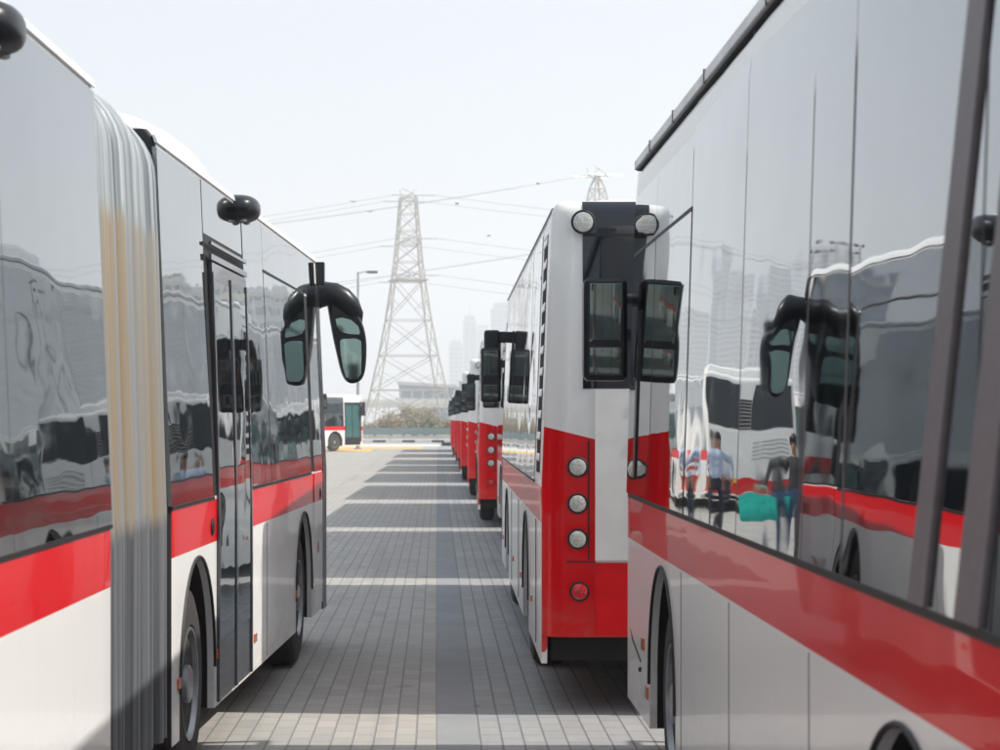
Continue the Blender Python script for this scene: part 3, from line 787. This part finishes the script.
spots = [(390, 3.2, 4.0, 0, 'small dry leafless looking tree at the left end of the bushes'),
         (403, 4.6, 5.2, 0, 'tall brown sparse tree in the middle left of the bushes'),
         (416, 5.0, 5.6, 0, 'tallest brown sparse tree at the centre under the station'),
         (428, 4.0, 4.6, 0, 'brown sparse tree beside the right pylon leg'),
         (412, 2.3, 4.6, 1, 'low dark green bush in front of the tallest brown tree'),
         (424, 2.7, 4.4, 1, 'round green bush right of centre behind the guard rail'),
         (434, 2.0, 3.5, 1, 'small green bush under the right pylon leg'),
         (387, 3.0, 1.6, 2, 'small shrub with pink flowers left of the brown trees'),
         (452, 3.2, 5.0, 0, 'brown tree partly hidden by the far end of the right row'),
         (374, 2.2, 4.0, 0, 'low dry bush just right of the crossing bus')]
for i, (px, h, w, m_, lab) in enumerate(spots):
    d = 222+ (i*7) % 25
    tree('bush' if m_ else 'dry_tree', (px-437)*d/F, d, h*.60, w*.8, LM[m_], lab, i+3, n=1100 if m_ == 0 else 900, leaf=.10 if m_ == 0 else .14, cat='bush' if m_ else 'tree')

# viaduct
conc = simple('viaduct_concrete', (.74,.72,.68), .7, var=.08, vs=.3)
vd = empty('viaduct', (0, 600, 0)); tag(vd, 'long pale concrete road viaduct crossing behind the trees', 'viaduct')
MB().box((-260, -6, 4.7), (260, 6, 5.7)).build('deck', conc, vd)
MB().box((-260, -6.4, 5.701), (260, -6.0, 6.8)).build('parapet', conc, vd)
for k in range(-8, 9):
    MB().box((k*28-5.5, -2, -.03), (k*28-3.0, 2, 4.2)).build('pier', conc, vd)
    MB().box((k*28-7.5, -4, 4.2), (k*28-1, 4, 4.699)).build('pier_cap', conc, vd)
# station with a rising roof
stn = empty('station', (0, 720, 0)); tag(stn, 'low modern station with wedge shaped roof and blue glass behind the viaduct', 'station')
def pgon(pts, y0, y1, name, mat, parent):
    n = len(pts); b = MB()
    b.add([(x, y0, z) for x, z in pts]+[(x, y1, z) for x, z in pts], [tuple(range(n)), tuple(n+k for k in range(n))]+[(k,(k+1)%n,n+(k+1)%n,n+k) for k in range(n)])
    return b.build(name, mat, parent, smooth=False)
def q(px, py, d): v = P(px, py, d); return (v.x, v.z)
sm = simple('station_roof', (.50,.50,.48), .5, var=.05, vs=.2)
pgon([q(397,381.5,720), q(420,383,720), q(470,386,720), q(520,390,720), q(520,393,720), q(470,389,720), q(398,385,720)], -8, 20, 'roof', sm, stn)
pgon([q(399,385.4,720), q(520,393.3,720), q(520,419,720), q(401,419,720)], -4, 16, 'glass_hall', simple('station_glass', (.05,.17,.32), .15, var=.25, vs=.15), stn)
for k in range(5):
    pgon([q(400+k*11,391,720), q(402+k*11,391,720), q(402+k*11,400,720), q(400+k*11,400,720)], -4.6, -4.1, 'mullion', sm, stn)
pgon([q(396,398,720), q(520,400,720), q(520,403,720), q(396,402,720)], -9, -5, 'platform', sm, stn)

# pylons
pm = simple('galvanised_steel', (.42,.39,.34), .6, var=.1)
def pylon(x, y, prof, label, rot=.16, bar=.12, ls=1):
    r_ = empty('pylon', (x, y, -.03), rot); tag(r_, label, 'pylon')
    legs = MB(); br = MB()
    cr = [(1,1),(-1,1),(-1,-1),(1,-1)]
    for c_ in cr: legs.tube([(c_[0]*w, c_[1]*w, z) for z, w in prof], bar*1.5, 5)
    legs.build('leg_frame', pm, r_)
    for i in range(len(prof)-1):
        z0, w0 = prof[i]; z1, w1 = prof[i+1]
        for k in range(4):
            a, b_ = cr[k], cr[(k+1)%4]
            br.tube([(a[0]*w0,a[1]*w0,z0),(b_[0]*w1,b_[1]*w1,z1)], bar*.7, 4)
            br.tube([(b_[0]*w0,b_[1]*w0,z0),(a[0]*w1,a[1]*w1,z1)], bar*.7, 4)
            br.tube([(a[0]*w1,a[1]*w1,z1),(b_[0]*w1,b_[1]*w1,z1)], bar*.7, 4)
            if z1-z0 > 6:      # secondary struts
                zm, wm_ = (z0+z1)/2, (w0+w1)/2
                br.tube([(a[0]*wm_,a[1]*wm_,zm),((a[0]*3+b_[0])/4*w0*.9,(a[1]*3+b_[1])/4*w0*.9,z0+(z1-z0)*.28)], bar*.5, 4)
                br.tube([(b_[0]*wm_,b_[1]*wm_,zm),((b_[0]*3+a[0])/4*w0*.9,(b_[1]*3+a[1])/4*w0*.9,z0+(z1-z0)*.28)], bar*.5, 4)
    br.build('bracing', pm, r_)
    tips = []
    for (z, w, ln) in [(a_, b_, c_*ls) for a_, b_, c_ in ((prof[-1][0]-.5, 1.6, 7), (38.3, 2.4, 11), (30.7, 3.2, 12.5))]:
        for sg in (-1, 1):
            arm = MB()
            for sx in (-1, 1):
                arm.tube([(sx*w, sg*w, z), (0, sg*ln, z+.6)], bar*.8, 4); arm.tube([(sx*w, sg*w, z+2.2), (0, sg*ln, z+.6)], bar*.6, 4)
                arm.tube([(sx*w, sg*w, z), (-sx*w*.5, sg*(w+ln)/2, z+.3)], bar*.5, 4)
            arm.build('cross_arm', pm, r_)
            MB().box((-w-.6, -w-.3, z-.12), (w+.6, w+.3, z+.12)).build('platform', pm, r_) if (sg == 1 and z < 32 and ls == 1) else None
            tips.append((0, sg*ln, z+.3))
    for (tx, ty, tz) in tips:      # insulator strings to both sides
        for sx in (-1, 1):
            MB().lathe([(k*.3, .16 if k % 2 else .07) for k in range(0, 15)], 'x', (sx*.2, ty, tz), n=6, sx=sx).build('insulator', M['grey'], r_)
    return [(Matrix.Translation((x,y,0)) @ Matrix.Rotation(rot,4,'Z')) @ Vector(t) for t in tips]
prof = [(0,8.4),(7.8,7.0),(15,5.5),(22.4,4.25),(30.7,3.1),(34.5,2.65),(38.3,2.35),(41.0,2.1),(44.5,1.85),(48,1.6)]
tips = pylon(-6.0, 480, prof, 'tall pale lattice pylon rising in the middle above the trees')
prof2 = [(0,8.4),(7.8,7.0),(15,5.5),(22.4,4.25),(30.7,3.1),(38.3,2.5),(44.0,2.0),(47.5,1.7),(50.6,1.2),(53.5,.3)]
tips2 = pylon(34.0, 488, prof2, 'second lattice pylon whose tip shows over the nearest tail of the right row', rot=.5, ls=.45)
wirem = simple('wire_alu', (.22,.22,.22), .5)
def wire(a, b_, sag, label, group, r=.035):
    a, b_ = Vector(a), Vector(b_); pts = []
    for k in range(25):
        t = k/24; p = a.lerp(b_, t); p.z -= sag*4*t*(1-t); pts.append(p-a)
    o = MB().tube(pts, r, 4).build('power_line', wirem, loc=a); tag(o, label, 'power line', group)
lv = ['lowest level', 'upper level', 'top level']
for i, t in enumerate(tips):
    lev = ['top', 'middle', 'lowest'][i//2]; fr = ['near', 'far'][i % 2]
    wire(t+Vector((-4,0,0)), (-330, t.y+60, t.z+ (6 if i//2 else 8)), 15, f'power line strung left from the {fr} {lev} arm of the central pylon', 'power lines')
    wire(t+Vector((4,0,0)), (330, t.y-50, t.z+10), 15, f'power line strung right from the {fr} {lev} arm of the central pylon', 'power lines')
for i, t in enumerate(tips2[:4]):
    lev = ['top', 'middle'][i//2]; fr = ['near', 'far'][i % 2]
    wire(t+Vector((-3,0,0)), (-300, t.y+90, t.z-4), 12, f'power line strung left from the {fr} {lev} arm of the second pylon', 'power lines')

# street lamps
def street_lamp(x, y, h, arms, label):
    r_ = empty('street_lamp', (x, y, 0)); tag(r_, label, 'street lamp', 'street lamps of the yard')
    MB().tube([(0,0,-.03),(0,0,.8),(0,0,h)], [.13,.10,.06], 10).build('pole', M['grey'], r_)
    MB().box((-.22,-.22,-.03),(.22,.22,.06)).build('base_plate', M['grey'], r_)
    for a in arms:
        MB().tube([(0,0,h-.05),(a*.35,0,h+.02),(a*.8,0,h+.0)], .035, 6).build('arm', M['grey'], r_)
        hd = MB().box((min(a*.5,a*1.15), -.14, h-.06), (max(a*.5,a*1.15), .14, h+.08)).build('lamp_head', M['strip'], r_, bevel=.03)
        MB().box((min(a*.6,a*1.05), -.10, h-.075), (max(a*.6,a*1.05), .10, h-.062)).build('lens', M['lens_clear'], hd)
street_lamp((358-437)*134/F, 134, 10.3, (1,), 'single armed street lamp standing behind the crossing bus')
street_lamp(-14.4, 95, 9.9, (-.4, .4), 'double armed street lamp mirrored in the right bus, the taller of two')
street_lamp(-16.0, 108, 10.6, (-.4, .4), 'double armed street lamp mirrored in the right bus, the more distant of two')
street_lamp(-19.5, 240, 10, (-.4, .4), 'far double armed street lamp beyond the kerb left of the crossing bus')
street_lamp(19.5, 75, 10.2, (-.4, .4), 'double armed street lamp mirrored in the windows of the left bus')

# towers and blocks
def tower_mat(name, base, win, sx, sz):
    s = NT(name); tc = s.n('ShaderNodeTexCoord'); sep = s.n('ShaderNodeSeparateXYZ'); s.link(tc.outputs['Object'], sep.inputs[0])
    xy = s.math('ADD', sep.outputs[0], sep.outputs[1])
    a = s.math('LESS_THAN', s.math('FRACT', s.math('DIVIDE', xy, sx)), .62)
    b_ = s.math('LESS_THAN', s.math('FRACT', s.math('DIVIDE', sep.outputs[2], sz)), .5)
    s.set(col=s.mix(s.math('MULTIPLY', a, b_), base, win), rough=.4); return s.m
tm = [tower_mat('tower_pale', (.45,.47,.50), (.10,.16,.22), 4.5, 4), tower_mat('tower_blue', (.22,.30,.38), (.08,.14,.22), 6, 4), tower_mat('block_beige', (.55,.50,.43), (.06,.07,.08), 4, 3.3)]
def tower(x, y, w, dp, h, m_, label, crown=0, name='tower_block', rot=0, group='hazy towers on the skyline'):
    r_ = empty(name, (x, y, -.03), rot); tag(r_, label, 'tower' if name == 'tower_block' else 'building', group)
    MB().box((-w/2,-dp/2,0),(w/2,dp/2,h)).build('wall', tm[m_], r_, smooth=False)
    MB().box((-w/2+w*.12,-dp/2+1,h),(w/2-w*.12,dp/2-1,h+h*.05)).build('roof', tm[m_], r_, smooth=False)
    MB().box((-w*.5-.6,-dp/2-.6,h*.985),(w*.5+.6,dp/2+.6,h*.985+1)).build('cornice', sm, r_, smooth=False)
    if crown: MB().tube([(0,0,h*1.04),(0,0,h*1.04+crown)], [w*.06, .3], 6).build('spire', sm, r_, smooth=False)
def tw(px0, px1, py, d, *a, **k): 
    x0, x1 = (px0-437)*d/F, (px1-437)*d/F
    tower((x0+x1)/2, d, x1-x0, 26, H+(419-py)*d/F, *a, **k)
tw(449, 462, 345, 2100, 0, 'lower pale tower, leftmost on the skyline beside the right row')
tw(463, 476, 321, 2250, 1, 'middle hazy blue tower of the skyline group', crown=12)
tw(476, 489, 330, 2400, 0, 'pale tower just right of the middle blue one')
tw(491, 514, 309, 2050, 1, 'tallest and bluest tower, right of the skyline group')
tw(520, 560, 335, 2300, 0, 'wide pale tower hidden behind the nearest tail')
# towers off to the left, seen mirrored in the right bus
def ml(px): return 874-px
for (a, b_, py, d, m_, lab) in ((695,715,240,1500,1,'slim blue tower mirrored in the right bus, the left one'), (716,738,262,1700,0,'pale tower mirrored in the right bus behind the slim blue one'),
     (756,800,255,1500,1,'broad blue tower mirrored in the right bus above the wing mirror'), (660,685,300,1700,0,'low pale tower mirrored near the front of the right bus'),
     (805,835,235,1600,0,'pale tower mirrored beside the double street lamps'), (740,752,300,1400,0,'slender low tower mirrored between the two blue ones')):
    tw(ml(b_), ml(a), py, d, m_, lab)
# apartment blocks off to the right, seen mirrored in the left bus
def mr(px): return 437+2300*(.076-(px-437)/2300)
for (a, b_, py, d, m_, lab) in ((165,198,256,560,2,'beige apartment block mirrored in the left bus before the double door'), (200,238,270,620,0,'grey apartment block mirrored in the double door'),
     (243,262,262,560,2,'narrow beige apartment block mirrored just beyond the door'), (266,300,274,700,0,'low grey block mirrored in the front window'), (100,160,240,600,2,'wide beige block mirrored by the bellows'), (20,85,212,640,1,'blue grey block mirrored in the rear section windows')):
    tw(min(mr(a),mr(b_)), max(mr(a),mr(b_)), py, d, m_, lab, name='apartment_block', group='apartment blocks to the right')

# birds
bmat = simple('bird_dark', (.05,.05,.055), .8)
for (px, py, lab) in ((353,202,'bird flying highest at the left of the pylon top'),(370,212,'bird just left of the pylon top'),(457,204,'bird flying right of the pylon top'),(489,236,'bird flying lowest, right of the pylon'),(538,184,'tiny bird above the right row')):
    p = P(px, py, 170); b = MB()
    b.tube([(-.16,0,0),(-.05,0,.01),(.08,0,.01),(.17,0,.02)], [.01,.045,.04,.012], 6)
    for sg in (-1,1): b.add([(-.05,0,.02),(.07,0,.02),(.03,sg*.16,.09),(-.02,sg*.30,.04)], [(0,1,2,3)])
    o = b.build('bird', bmat, loc=p); o.rotation_euler = (0,0,px*.7); tag(o, lab, 'bird', 'birds in the sky')

# the rows go on behind the viewer; wing mirrors show them
for (x, d, lab) in ((1.2+W2, -12.5, 'bus behind the viewer in line with the large right bus'), (-1.5-W2, -12.0, 'bus behind the viewer in line with the articulated bus')):
    o = copy_tree(park); o.location = (x, d, 0); tag(o, lab, 'bus', 'buses behind the viewer')

# ------------------------------------------------------------------ people (mirrored in the right bus)
skin = simple('skin', (.30,.17,.11), .5, var=.05)
shirt = cloth('blue_shirt', (.42,.50,.64))
navy = cloth('navy_trousers', (.022,.028,.05))
jeans = cloth('blue_jeans', (.045,.09,.18))
dark = simple('dark_top', (.03,.03,.035), .8)
hairm = simple('hair', (.012,.010,.009), .5)
def person(loc, rz, joints, label, top, bottom, waist=1.0, sleeves=1.12):
    root = empty('person', loc, rz); tag(root, label, 'person')
    me = bpy.data.meshes.new('figure'); names = list(joints); V = [joints[k][0] for k in names]; idx = {k:i for i,k in enumerate(names)}
    E = [(idx[k], idx[joints[k][2]]) for k in names if joints[k][2]]
    me.from_pydata(V, E, []); o = bpy.data.objects.new('figure', me); link(o, root)
    sk = o.modifiers.new('skin', 'SKIN'); sk.use_smooth_shade = True
    o.modifiers.new('sub', 'SUBSURF').levels = 1
    for k, d_ in zip(names, me.skin_vertices[0].data if me.skin_vertices else []): pass
    bpy.context.view_layer.objects.active = o
    if not me.skin_vertices:
        bpy.ops.object.mode_set(mode='OBJECT')
    for k in names:
        r = joints[k][1]; r = r if isinstance(r, tuple) else (r, r)
        me.skin_vertices[0].data[idx[k]].radius = r
    me.skin_vertices[0].data[0].use_root = True
    for m_ in (skin, top, bottom, M['black']): me.materials.append(m_)
    dg = bpy.context.evaluated_depsgraph_get(); ev = bpy.data.meshes.new_from_object(o.evaluated_get(dg))
    o.modifiers.clear(); o.data = ev; ev.name = 'figure'
    ev.materials.clear()
    for m_ in (skin, top, bottom, M['black']): ev.materials.append(m_)
    hands = [Vector(joints['hl'][0]), Vector(joints['hr'][0])]
    for p in ev.polygons:
        c_ = p.center
        nh = min((c_-h).length for h in hands)
        if c_.z < .09: p.material_index = 3
        elif nh < .17: p.material_index = 0
        elif c_.z < waist and abs(c_.x) < .24: p.material_index = 2
        elif c_.z > 1.49: p.material_index = 0
        else: p.material_index = 1
        p.use_smooth = True
    hd = Vector(joints['head'][0])
    b = MB(); vs = []; n = 14
    for j in range(9):
        t = math.pi*.60*j/8
        for i in range(n):
            a = 2*math.pi*i/n; back = 1.0+.10*(math.sin(a) < 0)
            vs.append((hd.x+.088*math.sin(t)*math.cos(a), hd.y-.015+.112*back*math.sin(t)*math.sin(a), hd.z+.02+.125*math.cos(t)+(.05 if math.sin(a) > .3 and j > 5 else 0)))
    b.add(vs, [(j*n+i, j*n+(i+1)%n, (j+1)*n+(i+1)%n, (j+1)*n+i) for j in range(8) for i in range(n)]).build('hair', hairm, root)
    f = MB()
    for sx in (-1,1): f.lathe([(-.006,.012),(.004,.010),(.008,0)], 'y', (hd.x+sx*.032, hd.y+.088, hd.z+.0), n=8)
    f.build('eyes', M['black'], root)
    n_ = MB(); n_.tube([(hd.x,hd.y+.085,hd.z+.01),(hd.x,hd.y+.112,hd.z-.035),(hd.x,hd.y+.09,hd.z-.045)], [.008,.014,.008], 6); n_.build('nose', skin, root)
    m_ = MB(); m_.tube([(hd.x-.025,hd.y+.084,hd.z-.07),(hd.x,hd.y+.09,hd.z-.07),(hd.x+.025,hd.y+.084,hd.z-.07)], [.004,.007,.004], 6); m_.build('mouth', simple('lips',(.25,.09,.07),.5), root)
    return root
def fingers(J, key, h, dirv, side):
    h = Vector(h); dirv = Vector(dirv).normalized(); sp = Vector((0,1,0))
    for i, ln in enumerate((.072,.082,.078,.062)):
        a = h+dirv*.05+sp*(.027-.018*i); J[f'{key}k{i}'] = (tuple(a), .011, key)
        b_ = a+dirv*ln*.55; J[f'{key}m{i}'] = (tuple(b_), .009, f'{key}k{i}')
        c_ = b_+dirv*ln*.35+Vector((-side*.018,0,0)); J[f'{key}t{i}'] = (tuple(c_), .007, f'{key}m{i}')
    a = h+dirv*.01+sp*.042; J[f'{key}th'] = (tuple(a), .012, key); J[f'{key}tt'] = (tuple(a+dirv*.045+sp*.012), .009, f'{key}th')
def figure(arms):
    J = {'pel': ((0,0,.98), (.155,.115), None), 'bel': ((0,.01,1.10), (.15,.11), 'pel'), 'che': ((0,0,1.30), (.175,.12), 'bel'),
         'upc': ((0,-.01,1.42), (.13,.09), 'che'), 'neck': ((0,0,1.51), .055, 'upc'), 'jaw': ((0,.02,1.575), (.065,.075), 'neck'), 'head': ((0,.01,1.645), (.078,.095), 'jaw'), 'top': ((0,0,1.70), (.065,.08), 'head')}
    for s_, k in ((-1,'l'),(1,'r')):
        J['sh'+k] = ((s_*.185,-.01,1.40), .065, 'upc')
        el, ha = arms[k]
        J['el'+k] = (el, .045, 'sh'+k); J['wr'+k] = (tuple(Vector(el).lerp(Vector(ha), .85)), .029, 'el'+k); J['h'+k] = (ha, (.042,.022), 'wr'+k)
        fingers(J, 'h'+k, ha, Vector(ha)-Vector(el), s_)
        J['hip'+k] = ((s_*.10,0,.90), .105, 'pel'); J['kn'+k] = ((s_*.115,.02,.50), .062, 'hip'+k); J['ca'+k] = ((s_*.12,-.015,.34), .056, 'kn'+k)
        J['an'+k] = ((s_*.125,-.02,.085), .040, 'ca'+k); J['to'+k] = ((s_*.14,.16,.04), (.045,.035), 'an'+k)
    return J
armsA = {'l': ((-.30,-.03,1.13), (-.27,.10,.90)), 'r': ((.31,-.04,1.14), (.24,.12,.97))}
person((-2.48, 38.0, 0), R(170), figure(armsA), 'man in light blue shirt and navy trousers, mirrored in the right bus', shirt, navy, waist=1.04)
armsB = {'l': ((-.28,-.02,1.12), (-.30,.16,.92)), 'r': ((.27,-.03,1.12), (.27,.06,.88))}
person((-2.95, 31.5, 0), R(200), figure(armsB), 'person in dark top and blue jeans carrying a teal bag, mirrored in the right bus', dark, jeans, waist=1.0)
# teal shopping bag held at the side
bag = empty('shopping_bag', (-2.62, 31.4, .55), R(15)); tag(bag, 'teal shopping bag hanging from the hand of the person in jeans', 'bag')
tealm = cloth('teal_fabric', (.01,.46,.38))
b = MB(); 
vs = []
for (z, w, t) in ((0,.17,.06),(.04,.19,.075),(.20,.21,.07),(.36,.215,.05)):
    for (sx, sy) in ((-1,-1),(0,-1.2),(1,-1),(1,1),(0,1.2),(-1,1)): vs.append((sx*w, sy*t, z))
b.add(vs, [tuple(range(5,-1,-1))]+[(r_*6+k, r_*6+(k+1)%6, r_*6+6+(k+1)%6, r_*6+6+k) for r_ in range(3) for k in range(6)])
b.build('bag_body', tealm, bag)
for sy in (-.05,.05): MB().tube([(-.09,sy,.34),(-.06,sy*.6,.47),(0,0,.52),(.06,sy*.6,.47),(.09,sy,.34)], .009, 6).build('handle', tealm, bag)

# ------------------------------------------------------------------ air
hz = MB().box((-2700,-200,-1.1),(2700,4900,262)).build('haze', [], smooth=False); hz['kind'] = 'stuff'
hm = bpy.data.materials.new('haze_air'); hm.use_nodes = True; t = hm.node_tree; t.nodes.clear()
o_ = t.nodes.new('ShaderNodeOutputMaterial'); pv = t.nodes.new('ShaderNodeVolumePrincipled')
pv.inputs['Color'].default_value = (.93,.96,1,1); pv.inputs['Density'].default_value = .0008; pv.inputs['Anisotropy'].default_value = .2
t.links.new(pv.outputs[0], o_.inputs['Volume']); hz.data.materials.clear(); hz.data.materials.append(hm)

# ------------------------------------------------------------------ light
SUN_EL, SUN_AZ = R(47.5), R(92.5)     # azimuth clockwise from +Y: from the right, a hair behind the camera
sl = bpy.data.lights.new('sun', 'SUN'); sl.energy = 4.2; sl.angle = R(.6); sl.color = (1,.955,.89)
so = bpy.data.objects.new('sun', sl); link(so)
dv = Vector((math.sin(SUN_AZ)*math.cos(SUN_EL), math.cos(SUN_AZ)*math.cos(SUN_EL), math.sin(SUN_EL)))
so.rotation_euler = dv.to_track_quat('Z', 'Y').to_euler(); so.location = dv*200
w = bpy.data.worlds.new('World'); S.world = w; w.use_nodes = True
nt = w.node_tree; bg = nt.nodes['Background']
sky = nt.nodes.new('ShaderNodeTexSky'); sky.sky_type = 'NISHITA'; sky.sun_disc = False
sky.sun_elevation = SUN_EL; sky.sun_rotation = SUN_AZ; sky.dust_density = 4.0; sky.air_density = 1.0; sky.ozone_density = 1.0
hs = nt.nodes.new('ShaderNodeHueSaturation'); hs.inputs['Saturation'].default_value = .85
nt.links.new(sky.outputs[0], hs.inputs['Color']); mx = nt.nodes.new('ShaderNodeMix'); mx.data_type = 'RGBA'; mx.inputs[0].default_value = .6      # thin veil of even haze over the sky
mx.inputs[7].default_value = (4.1, 4.62, 5.05, 1)
nt.links.new(hs.outputs[0], mx.inputs[6]); nt.links.new(mx.outputs[2], bg.inputs[0]); bg.inputs[1].default_value = .13

# ------------------------------------------------------------------ camera
cd = bpy.data.cameras.new('camera'); co = bpy.data.objects.new('camera', cd); link(co)
co.location = (0,0,H); co.rotation_euler = (R(90),0,0)
cd.sensor_width = 36; cd.lens = 36*F/1000; cd.shift_x = .063; cd.shift_y = .044
cd.clip_start = .1; cd.clip_end = 20000
cd.dof.use_dof = True; cd.dof.focus_distance = 15.5; cd.dof.aperture_fstop = 6.3
S.camera = co
S.render.engine = 'CYCLES'
S.cycles.max_bounces = 10; S.cycles.glossy_bounces = 6; S.cycles.volume_bounces = 1
S.view_settings.view_transform = 'Standard'; S.view_settings.look = 'None'; S.view_settings.exposure = .48; S.view_settings.gamma = 1
